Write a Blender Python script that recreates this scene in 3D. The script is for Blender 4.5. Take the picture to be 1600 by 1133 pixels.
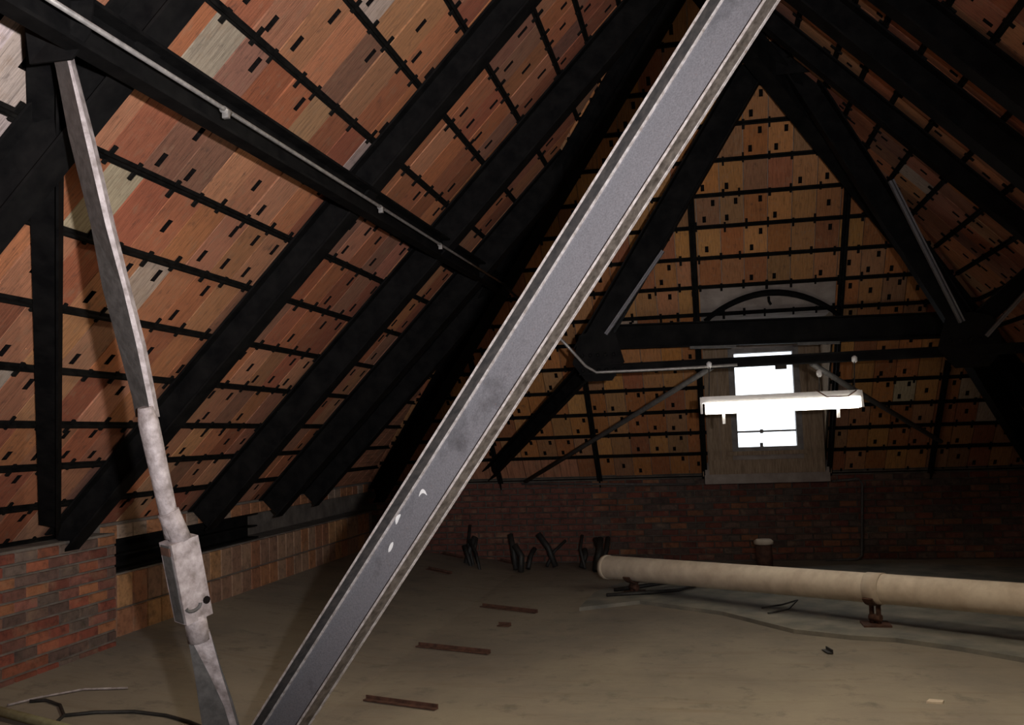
import bpy, math, random
from mathutils import Vector, Matrix
random.seed(7)
for o in list(bpy.data.objects): bpy.data.objects.remove(o)
scene = bpy.context.scene
col = scene.collection

# ------------------------------------------------------------------ camera
FPX, EYE = 1500.0, 1.8
YAW, PITCH, ROLL = math.radians(11.14), math.radians(4.35), math.radians(2.0)
_r = Vector((math.cos(YAW), math.sin(YAW), 0))
_u = Vector((math.sin(YAW)*math.sin(PITCH), -math.cos(YAW)*math.sin(PITCH), math.cos(PITCH)))
FW = Vector((-math.sin(YAW)*math.cos(PITCH), math.cos(YAW)*math.cos(PITCH), math.sin(PITCH)))
RT = _r*math.cos(ROLL) - _u*math.sin(ROLL)
UP = _u*math.cos(ROLL) + _r*math.sin(ROLL)
CAM = Vector((0, 0, EYE))
cd = bpy.data.cameras.new('camera'); cam = bpy.data.objects.new('camera', cd); col.objects.link(cam)
cd.sensor_width = 36; cd.sensor_fit = 'HORIZONTAL'; cd.lens = FPX/1600*36; cd.clip_start = 0.05
m = Matrix((RT, UP, -FW)).transposed().to_4x4(); m.translation = CAM
cam.matrix_world = m
scene.camera = cam

# ------------------------------------------------------------------ world, flash, exposure
w = bpy.data.worlds.new('sky'); scene.world = w; w.use_nodes = True
bg = w.node_tree.nodes['Background']
bg.inputs[0].default_value = (0.86, 0.93, 1.0, 1); bg.inputs[1].default_value = 2.6

fl = bpy.data.lights.new('camera_flash', 'SPOT'); fl.energy = 1150; fl.spot_size = math.radians(87); fl.spot_blend = 1.0; fl.shadow_soft_size = 0.035; fl.color = (1.0, 0.95, 0.93)
flo = bpy.data.objects.new('camera_flash', fl); col.objects.link(flo); flo.location = CAM + RT*0.3 + UP*0.12 - FW*0.05
flo.rotation_euler = (-(FW + RT*((400-800)/FPX) + UP*((566.5-200)/FPX))).to_track_quat('Z', 'Y').to_euler()

vs = scene.view_settings
vs.view_transform = 'Standard'; vs.look = 'None'; vs.gamma = 1.0; vs.use_curve_mapping = False; vs.exposure = 0.0

# ------------------------------------------------------------------ geometry helpers
def ray(px, py): return FW + RT*((px-800)/FPX) + UP*((566.5-py)/FPX)
def at(px, py, z): return CAM + ray(px, py)*z               # a point of the place, seen at (px, py), z metres ahead
def on_y(px, py, y):
    d = ray(px, py); return CAM + d*(y/d.y)
def on_z(px, py, z):
    d = ray(px, py); return CAM + d*((z-EYE)/d.z)
def on_x(px, py, x):
    d = ray(px, py); return CAM + d*(x/d.x)
def proj(P):
    d = Vector(P) - CAM; z = d.dot(FW)
    if z < 0.2: return None
    return 800 + FPX*d.dot(RT)/z, 566.5 - FPX*d.dot(UP)/z, z
def in_view(P, mrg=60):
    q = proj(P)
    return q is not None and -mrg < q[0] < 1600+mrg and -mrg < q[1] < 1133+mrg

W = {}                                                         # world origin of every object made here
class MB:
    def __init__(s): s.v = []; s.f = []; s.m = []
    def box8(s, c, mi=0):
        b = len(s.v); s.v += [Vector(p) for p in c]
        for q in ((0,3,2,1),(4,5,6,7),(0,1,5,4),(1,2,6,5),(2,3,7,6),(3,0,4,7)):
            s.f.append([b+i for i in q]); s.m.append(mi)
        return s
    def prism(s, p0, p1, A, B, a0, a1, b0, b1, mi=0):          # bar from p0 to p1, section a0..a1 along A, b0..b1 along B
        A = Vector(A); B = Vector(B); p0 = Vector(p0); p1 = Vector(p1)
        c = [p + A*a + B*b for p in (p0, p1) for a, b in ((a0,b0),(a1,b0),(a1,b1),(a0,b1))]
        return s.box8(c, mi)
    def box(s, lo, hi, mi=0):
        x0,y0,z0 = lo; x1,y1,z1 = hi
        return s.box8([(x0,y0,z0),(x1,y0,z0),(x1,y1,z0),(x0,y1,z0),(x0,y0,z1),(x1,y0,z1),(x1,y1,z1),(x0,y1,z1)], mi)
    def tube(s, pts, r, n=8, cap=True, mi=0):
        pts = [Vector(p) for p in pts]; rr = r if isinstance(r, (list, tuple)) else [r]*len(pts)
        b = len(s.v); prev = None
        for i, p in enumerate(pts):
            t = (pts[min(i+1, len(pts)-1)] - pts[max(i-1, 0)]).normalized()
            if prev is None:
                prev = t.orthogonal().normalized()
            a = (prev - t*prev.dot(t)).normalized(); prev = a; c = t.cross(a)
            for k in range(n):
                g = 2*math.pi*k/n; s.v.append(p + (a*math.cos(g) + c*math.sin(g))*rr[i])
        for i in range(len(pts)-1):
            for k in range(n):
                s.f.append([b+i*n+k, b+i*n+(k+1) % n, b+(i+1)*n+(k+1) % n, b+(i+1)*n+k]); s.m.append(mi)
        if cap:
            s.f.append([b+k for k in range(n)][::-1]); s.m.append(mi)
            s.f.append([b+(len(pts)-1)*n+k for k in range(n)]); s.m.append(mi)
        return s
    def poly(s, pts, d, mi=0):                                  # a flat polygon given thickness d (vector)
        b = len(s.v); n = len(pts); d = Vector(d)
        s.v += [Vector(p) for p in pts] + [Vector(p)+d for p in pts]
        s.f.append(list(range(b, b+n))); s.f.append([b+n+i for i in range(n)][::-1]); s.m += [mi, mi]
        for i in range(n):
            j = (i+1) % n; s.f.append([b+i, b+n+i, b+n+j, b+j]); s.m.append(mi)
        return s
    def mesh(s, name, mats, origin=Vector()):
        me = bpy.data.meshes.new(name)
        me.from_pydata([tuple(p-origin) for p in s.v], [], s.f)
        for mm in (mats if isinstance(mats, list) else [mats]): me.materials.append(mm)
        for p, k in zip(me.polygons, s.m): p.material_index = k
        import bmesh
        bm = bmesh.new(); bm.from_mesh(me); bmesh.ops.recalc_face_normals(bm, faces=bm.faces); bm.to_mesh(me); bm.free()
        return me
    def build(s, name, mats, parent=None, smooth=False):
        lo = Vector([min(p[i] for p in s.v) for i in range(3)]); hi = Vector([max(p[i] for p in s.v) for i in range(3)])
        c = Vector(((lo.x+hi.x)/2, (lo.y+hi.y)/2, lo.z))
        me = s.mesh(name, mats, c)
        if smooth:
            for p in me.polygons: p.use_smooth = len(p.vertices) == 4
        o = bpy.data.objects.new(name, me); col.objects.link(o)
        W[o] = c
        o.location = c - (W[parent] if parent else Vector()); o.parent = parent
        return o
def empty(name, loc):
    o = bpy.data.objects.new(name, None); col.objects.link(o); o.location = loc; W[o] = Vector(loc); o.empty_display_size = .1
    return o
def tag(o, label, cat, group=None):
    o['label'] = label; o['category'] = cat
    if group: o['group'] = group
    return o
def struct(o, label=None):
    o['kind'] = 'structure'
    if label: o['label'] = label
    return o
def place(name, me, parent, M, colr=None):                      # a piece that shares mesh data; M is its world matrix
    o = bpy.data.objects.new(name, me); col.objects.link(o); o.parent = parent
    L = M.copy(); L.translation = M.translation - W[parent]
    o.matrix_local = L; W[o] = M.translation.copy()
    if colr: o.color = colr
    return o

# ------------------------------------------------------------------ materials
def new_mat(name, rough=.8, metal=0.0):
    mt = bpy.data.materials.new(name); mt.use_nodes = True
    nt = mt.node_tree; b = nt.nodes['Principled BSDF']
    b.inputs['Roughness'].default_value = rough; b.inputs['Metallic'].default_value = metal
    return mt, nt, b
def coords(nt, scale=(1,1,1), kind='Object', rnd=False):
    tc = nt.nodes.new('ShaderNodeTexCoord'); mp = nt.nodes.new('ShaderNodeMapping')
    mp.inputs['Scale'].default_value = scale
    nt.links.new(tc.outputs[kind], mp.inputs[0])
    if rnd:
        oi = nt.nodes.new('ShaderNodeObjectInfo'); ml = nt.nodes.new('ShaderNodeMath'); ml.operation = 'MULTIPLY'; ml.inputs[1].default_value = 37
        nt.links.new(oi.outputs['Random'], ml.inputs[0]); nt.links.new(ml.outputs[0], mp.inputs['Location'])
    return mp.outputs[0]
def noise(nt, vec, scale, detail=4, rough=.6):
    n = nt.nodes.new('ShaderNodeTexNoise'); n.inputs['Scale'].default_value = scale; n.inputs['Detail'].default_value = detail; n.inputs['Roughness'].default_value = rough
    nt.links.new(vec, n.inputs['Vector']); return n.outputs['Fac']
def ramp(nt, fac, stops):
    r = nt.nodes.new('ShaderNodeValToRGB'); e = r.color_ramp.elements
    while len(e) < len(stops): e.new(.5)
    for k, (p, c) in zip(e, stops):
        k.position = p; k.color = (c[0], c[1], c[2], 1) if isinstance(c, tuple) else (c, c, c, 1)
    nt.links.new(fac, r.inputs[0]); return r.outputs[0]
def mix(nt, a, b, fac, mode='MIX'):
    x = nt.nodes.new('ShaderNodeMix'); x.data_type = 'RGBA'; x.blend_type = mode
    for v, i in ((a, 6), (b, 7)):
        if isinstance(v, tuple): x.inputs[i].default_value = (*v, 1)
        else: nt.links.new(v, x.inputs[i])
    if isinstance(fac, float): x.inputs[0].default_value = fac
    else: nt.links.new(fac, x.inputs[0])
    return x.outputs[2]
def bump(nt, b, h, st=.3, dist=.01):
    n = nt.nodes.new('ShaderNodeBump'); n.inputs['Strength'].default_value = st; n.inputs['Distance'].default_value = dist
    nt.links.new(h, n.inputs['Height']); nt.links.new(n.outputs[0], b.inputs['Normal'])
def simple(name, c0, c1, scale=8, rough=.8, metal=0., st=.3, sc=(1,1,1), lo=.35, hi=.7, rnd=False):
    mt, nt, b = new_mat(name, rough, metal); v = coords(nt, sc, rnd=rnd); n = noise(nt, v, scale)
    nt.links.new(ramp(nt, n, [(lo, c0), (hi, c1)]), b.inputs['Base Color']); bump(nt, b, n, st)
    return mt

def make_piece_mat(name, sc, streak, dirt=.55, st=.45):         # fired clay; each piece carries its own tint in object colour
    mt, nt, b = new_mat(name, .88)
    oi = nt.nodes.new('ShaderNodeObjectInfo')
    v = coords(nt, sc, rnd=True); n = noise(nt, v, streak, 5, .7)
    v2 = coords(nt, (1,1,1), rnd=True); n2 = noise(nt, v2, 5, 4, .65)
    c = mix(nt, oi.outputs['Color'], ramp(nt, n, [(.3, .45), (.5, .95), (.75, 1.25)]), 1.0, 'MULTIPLY')
    c = mix(nt, c, (.29, .19, .12), ramp(nt, n2, [(.54, 0.), (.76, dirt)]))
    c = mix(nt, c, (.05, .04, .035), ramp(nt, n2, [(.25, dirt), (.42, 0.)]))
    nt.links.new(c, b.inputs['Base Color']); bump(nt, b, n, st, .006)
    return mt
M_TILE = make_piece_mat('clay_tile', (16, 1.2, 1), 2.2)
M_BRICK = make_piece_mat('red_brick', (1, 1, 1), 14, .6, .6)
M_HOLE = simple('hole_shade', (.006,.005,.005), (.012,.01,.01), 20)  # shade inside the tile slots and bolt hole, painted near black
M_HOLE.node_tree.nodes['Principled BSDF'].inputs['Specular IOR Level'].default_value = 0.0
M_MORTAR = simple('lime_mortar', (.20,.17,.145), (.34,.30,.26), 6, .95)
M_OLDMORTAR = simple('grimy_mortar', (.10,.085,.075), (.19,.165,.145), 6, .95)
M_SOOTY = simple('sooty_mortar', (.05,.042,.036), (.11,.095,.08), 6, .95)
M_STEEL = simple('black_painted_steel', (.004,.004,.0045), (.011,.0105,.0105), 7, .75, 0, .2)
M_TEE = simple('black_tee_iron', (.004,.004,.004), (.014,.013,.012), 12, .75, 0, .2)
for _m in (M_STEEL, M_TEE): _m.node_tree.nodes['Principled BSDF'].inputs['Specular IOR Level'].default_value = .06
def web_mat():                                                   # pale dust over dark paint, rubbed through in patches
    mt, nt, b = new_mat('dusty_grey_steel', .7, .1); v = coords(nt)
    n = noise(nt, v, 150, 3); n2 = noise(nt, v, 2.2, 5, .7); n3 = noise(nt, v, 18, 4, .7)
    c = ramp(nt, n, [(.3, (.125,.123,.137)), (.75, (.20,.197,.22))])
    c = mix(nt, c, (.035,.033,.037), ramp(nt, n2, [(.26, .85), (.43, 0.)]))
    c = mix(nt, c, (.27,.26,.28), ramp(nt, n3, [(.66, 0.), (.78, .6)]))
    nt.links.new(c, b.inputs['Base Color']); bump(nt, b, n, .2); return mt
M_GREY = web_mat()
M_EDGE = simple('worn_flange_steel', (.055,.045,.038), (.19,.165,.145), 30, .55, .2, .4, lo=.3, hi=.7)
M_ROD = simple('pale_bar_steel', (.17,.14,.135), (.45,.40,.41), 22, .65, .1, .6, lo=.3, hi=.72)
M_RODSIDE = simple('dark_bar_steel', (.055,.053,.052), (.10,.095,.093), 25, .6, .1, .3)  # dark steel; on the bar face it stands in for shade
M_RUST = simple('rusted_iron', (.05,.022,.014), (.13,.06,.04), 15, .85)
M_CONDUIT = simple('galvanised_conduit', (.24,.23,.225), (.42,.40,.39), 30, .45, .4, .1)
M_WHITE = simple('white_paint', (.75,.75,.76), (.85,.85,.86), 20, .5)
M_PLASTER = simple('grey_plaster', (.24,.20,.18), (.36,.31,.28), 5, .95)
M_BOARD = simple('weathered_board', (.20,.14,.095), (.36,.27,.19), 6, .85, 0, .3, (9,9,1))
for _m in (M_PLASTER, M_BOARD): _m.node_tree.nodes['Principled BSDF'].inputs['Specular IOR Level'].default_value = .03
M_FRAME = simple('grey_window_frame', (.13,.12,.12), (.24,.22,.21), 9, .7)
M_PIPE = simple('offwhite_pipe_wrap', (.52,.43,.34), (.70,.61,.50), 7, .75, 0, .25, lo=.3, hi=.65)
M_CABLE = simple('black_cable', (.012,.012,.012), (.03,.028,.027), 20, .6)
M_STRAW = simple('straw_yellow_pipe', (.25,.24,.13), (.38,.37,.22), 20, .6)

def floor_mat():
    mt, nt, b = new_mat('dusty_concrete', .92)
    v = coords(nt); n = noise(nt, v, .55, 6, .65); n2 = noise(nt, v, 5, 6, .7); n3 = noise(nt, coords(nt, (.6, 4, 1)), 2.2, 4, .6)
    c = ramp(nt, n, [(.35, (.16,.14,.12)), (.52, (.23,.20,.16)), (.7, (.30,.26,.20))])
    c = mix(nt, c, (.09,.075,.065), ramp(nt, n2, [(.25, .7), (.45, 0.)]))
    c = mix(nt, c, (.17,.12,.075), ramp(nt, n3, [(.55, 0.), (.75, .45)]))
    nt.links.new(c, b.inputs['Base Color']); bump(nt, b, n2, .35, .02)
    return mt
M_FLOOR = floor_mat()
M_SLAB = simple('grey_slab', (.13,.13,.12), (.27,.25,.21), 3.2, .9, 0, .4)

def glass_mat():
    mt = bpy.data.materials.new('window_glass'); mt.use_nodes = True; nt = mt.node_tree; nt.nodes.clear()
    o = nt.nodes.new('ShaderNodeOutputMaterial'); mx = nt.nodes.new('ShaderNodeMixShader'); mx.inputs[0].default_value = .06
    t = nt.nodes.new('ShaderNodeBsdfTransparent'); g = nt.nodes.new('ShaderNodeBsdfGlossy'); g.inputs['Roughness'].default_value = .05
    nt.links.new(t.outputs[0], mx.inputs[1]); nt.links.new(g.outputs[0], mx.inputs[2]); nt.links.new(mx.outputs[0], o.inputs[0])
    return mt
M_GLASS = glass_mat()
def emit_mat(name, c, s):
    mt, nt, b = new_mat(name, .4); b.inputs['Base Color'].default_value = (.9,.9,.9,1)
    b.inputs['Emission Color'].default_value = (*c, 1); b.inputs['Emission Strength'].default_value = s
    return mt
M_LAMP = emit_mat('lit_diffuser', (1.0, .92, .78), 9.0)
M_LAMP2 = emit_mat('lit_tube_trough', (1.0, .87, .66), 165.0)
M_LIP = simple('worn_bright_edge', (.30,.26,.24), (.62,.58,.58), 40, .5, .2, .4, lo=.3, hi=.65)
M_INNER = simple('dark_flange', (.022,.021,.022), (.06,.053,.05), 25, .75, .1, .4)  # darker than the steel of the right flange

# ------------------------------------------------------------------ the roof: three slopes of a hipped roof, pitch 46 degrees
T = 1.035; NN = math.hypot(1, T)
XL, XR, YE, ZP = -4.59, 4.70, 12.73, 1.25                      # wall-plate lines
FLOOR_Z = 0.1
class Slope:
    def __init__(s, O, h, u):
        s.O = Vector(O); s.h = Vector(h); s.u = Vector(u)/NN; s.n = s.h.cross(s.u)
    def p(s, a, b, off=0.): return s.O + s.h*a + s.u*b + s.n*off
    def frame(s, a, b, off=0.):
        m = Matrix((s.h, s.u, s.n)).transposed().to_4x4(); m.translation = s.p(a, b, off); return m
SL = Slope((XL, 0, ZP), (0,1,0), (1,0,T))                       # a = Y
SR = Slope((XR, 0, ZP), (0,-1,0), (-1,0,T))                     # a = -Y
SE = Slope((0, YE, ZP), (1,0,0), (0,-1,T))                      # a = X
XRIDGE = (XL+XR)/2; ZRIDGE = ZP + (XRIDGE-XL)*T; S_TOP = (XRIDGE-XL)*NN
YRIDGE = YE - (XRIDGE-XL)
YBACK = -3.0

# ---- floor: flat slab with a low haunch along the left wall
def fz(x): return FLOOR_Z + max(0., -x-2.4)*.115
mb = MB(); xs = [-4.9+ i*.25 for i in range(41)]
for x in xs:
    for y in (YBACK-.2, YE+.3): mb.v.append(Vector((x, y, fz(x))))
for i in range(len(xs)-1):
    mb.f.append([2*i, 2*i+2, 2*i+3, 2*i+1]); mb.m.append(0)
b0 = len(mb.v)
mb.box((-4.9, YBACK-.2, -.25), (5.1, YE+.3, -.05))
floor = struct(mb.build('floor', M_FLOOR), 'dusty tan and grey concrete attic floor')

# ---- tile mesh variants (unit width and height, slot holes recessed)
def tile_mesh(name, slots, thick=.05, mat=None):
    mb = MB(); xs = sorted({-.5, .5} | {v for s in slots for v in (s[0], s[2])}); ys = sorted({-.5, .5} | {v for s in slots for v in (s[1], s[3])})
    def V(x, y, z): mb.v.append(Vector((x, y, z))); return len(mb.v)-1
    def q(a, mi=0): mb.f.append([V(*p) for p in a]); mb.m.append(mi)
    for i in range(len(xs)-1):
        for j in range(len(ys)-1):
            x0, x1, y0, y1 = xs[i], xs[i+1], ys[j], ys[j+1]; cx, cy = (x0+x1)/2, (y0+y1)/2
            hole = any(s[0] < cx < s[2] and s[1] < cy < s[3] for s in slots)
            z = -.024 if hole else 0
            q([(x0,y0,z),(x1,y0,z),(x1,y1,z),(x0,y1,z)], 1 if hole else 0)
    for s in slots:
        x0,y0,x1,y1 = s
        for a, b in (((x0,y0),(x1,y0)), ((x1,y0),(x1,y1)), ((x1,y1),(x0,y1)), ((x0,y1),(x0,y0))):
            q([(*a,0),(*a,-.024),(*b,-.024),(*b,0)], 1)
    for a, b in (((-.5,-.5),(.5,-.5)), ((.5,-.5),(.5,.5)), ((.5,.5),(-.5,.5)), ((-.5,.5),(-.5,-.5))):
        q([(*a,0),(*b,0),(*b,-thick),(*a,-thick)])
    me = bpy.data.meshes.new(name); me.from_pydata([tuple(p) for p in mb.v], [], mb.f)
    me.materials.append(mat or M_TILE); me.materials.append(M_HOLE)
    for p, k in zip(me.polygons, mb.m): p.material_index = k
    return me
sw, sh = .08, .10
def slot(x, y): return (x-sw, y-sh, x+sw, y+sh)
TILES = [tile_mesh('roof_tile_plain', []), tile_mesh('roof_tile_one_slot', [slot(.12, .22)]), tile_mesh('roof_tile_low_slot', [slot(-.2, -.28)]),
         tile_mesh('roof_tile_two_slots', [slot(.22, .25), slot(-.18, -.27)]), tile_mesh('roof_tile_mid_slot', [slot(.0, .02)])]
CLAY = [(.44,.155,.07), (.48,.185,.085), (.38,.125,.06), (.45,.20,.10), (.41,.165,.095), (.49,.225,.115), (.33,.108,.055), (.47,.17,.075), (.38,.17,.10), (.42,.22,.13), (.29,.13,.085)]
CLAY_E = [(.42,.165,.05), (.36,.135,.045), (.46,.215,.07), (.32,.115,.05), (.40,.185,.075), (.34,.17,.08)]
def clay(white=.03, k=1.0, pal=None):
    if random.random() < white: c = (.56,.48,.42) if white > .3 else (.46,.36,.28)
    else: c = random.choice(pal or CLAY)
    g = random.uniform(.82, 1.16)*k
    return (c[0]*g, c[1]*g*random.uniform(.93,1.07), c[2]*g*random.uniform(.9,1.12), 1)

clip_me = MB().box((-.011, -.052, 0), (.011, .052, .014)).mesh('tee_clip', M_TEE)

def roof(name, label, S, a0, a1, rows, colw, skip=None, white=None, shade=1.0, clip_far=9.6, tee_skip=None, a_ref=0., inside=None):
    """tiles between tee irons at slope heights rows; a0..a1 along the slope"""
    mb = MB()
    # mortar-coloured backing just behind the tiles
    def quad(x0, x1, y0, y1):
        if x1-x0 < .01 or y1-y0 < .01: return
        mb.box8([S.p(x0,y0,-.10), S.p(x1,y0,-.10), S.p(x1,y1,-.10), S.p(x0,y1,-.10), S.p(x0,y0,-.03), S.p(x1,y0,-.03), S.p(x1,y1,-.03), S.p(x0,y1,-.03)])
    if skip:
        sx0, sx1, sy0, sy1 = skip
        quad(a0, sx0, rows[0], rows[-1]); quad(sx1, a1, rows[0], rows[-1]); quad(sx0, sx1, rows[0], sy0); quad(sx0, sx1, sy1, rows[-1])
    else: quad(a0, a1, rows[0], rows[-1])
    root = struct(mb.build(name, M_MORTAR), label)
    cand = []
    n0 = math.floor((a0-a_ref)/colw); n1 = math.ceil((a1-a_ref)/colw)
    for r in range(len(rows)-1):
        y0, y1 = rows[r], rows[r+1]; h = y1-y0; cy = (y0+y1)/2
        sh_ = 0 if skip else random.choice((0., .5))*colw*.6
        for k in range(n0, n1):
            cx = a_ref + (k+.5)*colw + sh_
            if cx < a0-.1 or cx > a1+.1: continue
            if skip and skip[0] < cx < skip[1] and skip[2] < cy < skip[3]: continue
            P = S.p(cx, cy)
            if inside and not inside(P, colw): continue
            cand.append((cx, cy, h, P))
    vis = [c for c in cand if in_view(c[3])]; vis.sort(key=lambda c: proj(c[3])[2])
    keep = set(id(c) for c in vis[:300])
    rest = MB()
    for c in cand:
        cx, cy, h, P = c
        if id(c) in keep:
            me = TILES[random.choices(range(5), (4, 3, 3, 3, 1))[0]]
            M = S.frame(cx, cy, random.uniform(-.004, .004)) @ Matrix.Rotation(random.choice((0, math.pi)), 4, 'Z') @ Matrix.Diagonal((colw-.008, h-.012, 1, 1))
            wp = white(P) if white else .012
            place('tile', me, root, M, clay(wp, shade, CLAY_E if S is SE else None))
        else:
            q = (colw-.008)/2; hh = (h-.012)/2
            rest.box8([S.p(cx-q,cy-hh,-.04), S.p(cx+q,cy-hh,-.04), S.p(cx+q,cy+hh,-.04), S.p(cx-q,cy+hh,-.04), S.p(cx-q,cy-hh,0), S.p(cx+q,cy-hh,0), S.p(cx+q,cy+hh,0), S.p(cx-q,cy+hh,0)])
    if rest.v:
        o = rest.build('tile_field', M_TILE, root); o['kind'] = 'stuff'; o.color = (.42*shade, .18*shade, .10*shade, 1)
    for r in rows:
        segs = tee_skip(r) if tee_skip else [(a0, a1)]
        for (x0, x1) in segs:
            t = MB()
            t.prism(S.p(x0, r), S.p(x1, r), S.u, S.n, -.024, .024, .001, .010)
            t.prism(S.p(x0, r), S.p(x1, r), S.u, S.n, -.007, .007, .010, .034)
            tee = t.build('tee_iron', M_TEE, root)
            for k in range(math.floor((x0-a_ref)/colw), math.ceil((x1-a_ref)/colw)+1):
                ax = a_ref + k*colw + random.uniform(-.05, .05)
                if not x0+.05 < ax < x1-.05: continue
                P = S.p(ax, r)
                q = proj(P)
                if q is None or not in_view(P, 0) or q[2] > clip_far: continue
                if inside and not inside(P, 0): continue
                place('clip', clip_me, tee, S.frame(ax, r + random.choice((-.012, .012)), .002) @ Matrix.Diagonal((random.uniform(.8,1.3), random.uniform(.8,1.15), 1, 1)))
    return root

ins = lambda P, k: P.y < YE-(P.z-ZP)/T + k*.9                   # this side of the far hip slope
ROWS_L = [-.09, .27, .64, 1.0, 1.41, 1.82, 2.26, 2.70, 3.12, 3.58, 4.06, 4.54, 5.06, 5.42, 5.83, 6.25, S_TOP]
def white_l(P):
    if P.y < 3.75: return .62
    if P.y < 5.0: return .10
    return .012
ceil_l = roof('ceiling_left', 'left roof slope of orange clay tiles between black tee irons', SL, YBACK-.2, 13.2, ROWS_L, .285, white=white_l, inside=ins)
ROWS_R = [-.09, .3, .66, 1.03, 1.41, 1.79, 2.17, 2.54, 2.90, 3.26, 3.66, 4.04, 4.40, 4.72, 5.0, 5.42, 5.83, 6.25, S_TOP]
ceil_r = roof('ceiling_right', 'right roof slope of dim clay tiles between black tee irons', SR, -13.2, -YBACK+.2, ROWS_R, .285, inside=ins, shade=.95)
DX0, DX1, DS0, DS1 = .03, 1.47, -.12, 2.93                       # dormer opening on the far slope
ROWS_E = [-.06, .34, .71, 1.08, 1.46, 1.84, 2.20, 2.55, 2.93, 3.31, 3.70, 4.08, 4.47, 4.85, 5.24, 5.7, 6.2, S_TOP]
def tee_e(r):
    e = r/NN + .12                                               # hips close in as the slope rises
    x0, x1 = XL+e-.1, XR-e+.1
    if r < 2.5: return [(x0, DX0), (DX1, x1)]
    return [(x0, x1)]
ins_e = lambda P, k: (P.x > XL + (P.z-ZP)/T - k*.9) and (P.x < XR - (P.z-ZP)/T + k*.9)
ceil_b = roof('ceiling_back', 'far hip slope of orange clay tiles above the brick end wall', SE, XL-.3, XR+.3, ROWS_E, .24, skip=(DX0, DX1, DS0, DS1), tee_skip=tee_e, a_ref=DX0, inside=ins_e, clip_far=12.2, white=lambda P: .02)

# ---- walls
def brick_mesh(name, L, Hh, D):
    mb = MB(); e = .004
    mb.v = [Vector(p) for p in ((-L/2,0,-Hh/2),(L/2,0,-Hh/2),(L/2,0,Hh/2),(-L/2,0,Hh/2),(-L/2+e,-D,-Hh/2+e),(L/2-e,-D,-Hh/2+e),(L/2-e,-D,Hh/2-e),(-L/2+e,-D,Hh/2-e))]
    mb.f = [[4,5,6,7],[0,1,5,4],[1,2,6,5],[2,3,7,6],[3,0,4,7]]; mb.m = [0]*5
    return mb.mesh(name, M_BRICK)
REDS = [(.30,.085,.05), (.26,.07,.045), (.34,.11,.06), (.22,.065,.045), (.38,.15,.07), (.20,.085,.065), (.26,.10,.075), (.17,.12,.10), (.15,.09,.075), (.22,.13,.10)]
def red(k=1.0):
    c = random.choice(REDS); g = random.uniform(.75, 1.15)*k; return (c[0]*g, c[1]*g, c[2]*g, 1)
def brickwork(root, me, pts, frame, limit=300, far=None, k=1.0):
    """pts: list of (u, z) centres; frame(u, z) -> world matrix"""
    ps = [(u, z, frame(u, z)) for u, z in pts]
    vis = [p for p in ps if in_view(p[2].translation, 20)]; vis.sort(key=lambda p: far(p) if far else proj(p[2].translation)[2])
    keep = set(id(p) for p in vis[:limit]); rest = MB()
    for p in ps:
        if id(p) in keep: place('brick', me, root, p[2], red(k))
        else:
            b = len(rest.v); rest.v += [p[2] @ v.co for v in me.vertices]
            for f in me.polygons: rest.f.append([b+i for i in f.vertices]); rest.m.append(0)
    if rest.v:
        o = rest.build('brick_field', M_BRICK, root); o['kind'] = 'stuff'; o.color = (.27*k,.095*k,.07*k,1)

ROT_L = Matrix.Rotation(math.radians(90), 4, 'Z')                # brick front (-y) turned to face +x
wl = MB()
PIER_Y, PIER_X = 6.62, -4.42
wl.box((-5.0, YBACK-.2, -.05), (PIER_X, PIER_Y, ZP-.08))         # near, thicker pier
wl.box((-5.0, PIER_Y, -.05), (-4.56, 13.2, .83))                 # lower wall beyond
wl.box((-5.0, PIER_Y, .83), (-4.86, 13.2, ZP-.02))               # set back behind the wall plate
wl.box((-4.86, PIER_Y, 1.10), (-4.56, 13.2, ZP-.02))
wall_l = struct(wl.build('wall_left', M_OLDMORTAR), 'low left brick knee wall under the roof slope')
bm_l = brick_mesh('brick_stretcher', .205, .066, .014)
pts = []; halves = []
z = .33; k = 0
while z < ZP-.1:
    y = PIER_Y-.104 - (.109 if k % 2 else 0)
    if k % 2: halves.append((PIER_Y-.052, z))
    while y > 3.6:
        pts.append((y, z)); y -= .218
    z += .079; k += 1
brickwork(wall_l, bm_l, pts, lambda u, z: Matrix.Translation((PIER_X, u, z)) @ ROT_L, k=.85)
for u, z in halves: place('brick', bm_l, wall_l, Matrix.Translation((PIER_X, u, z)) @ ROT_L @ Matrix.Diagonal((.48,1,1,1)), red(.85))
blk = brick_mesh('clay_block', .19, .255, .02)
for r in range(2):
    y = PIER_Y + .12
    while y < 12.6:
        c = random.choice([(.36,.16,.075),(.30,.13,.07),(.42,.22,.10),(.27,.15,.10),(.33,.20,.13)])
        place('clay_block', blk, wall_l, Matrix.Translation((-4.56, y, .42+.27*r+(.0))) @ ROT_L, (*c, 1)); y += .205
for y in [PIER_Y+.12+.205*i for i in range(29)]:
    place('clay_block', blk, wall_l, Matrix.Translation((-4.56, y, 1.155)) @ ROT_L @ Matrix.Diagonal((1,1,.42,1)), (*random.choice([(.36,.16,.075),(.30,.13,.07),(.3,.22,.17)]), 1))
wb = MB()
wb.box((XL-.3, YE+.02, -.05), (XR+.3, YE+.3, ZP+.02))
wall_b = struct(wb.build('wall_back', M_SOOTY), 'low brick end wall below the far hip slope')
pts = []; z = .15; k = 0
while z < ZP-.12:
    x = XL+.1 + (.11 if k % 2 else 0)
    while x < XR: pts.append((x, z)); x += .222
    z += .0815; k += 1
bm_b = brick_mesh('end_brick', .208, .068, .014)
brickwork(wall_b, bm_b, pts, lambda u, z: Matrix.Translation((u, YE+.02, z)), far=lambda p: abs(p[0]-1.1), k=.5)
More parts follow.
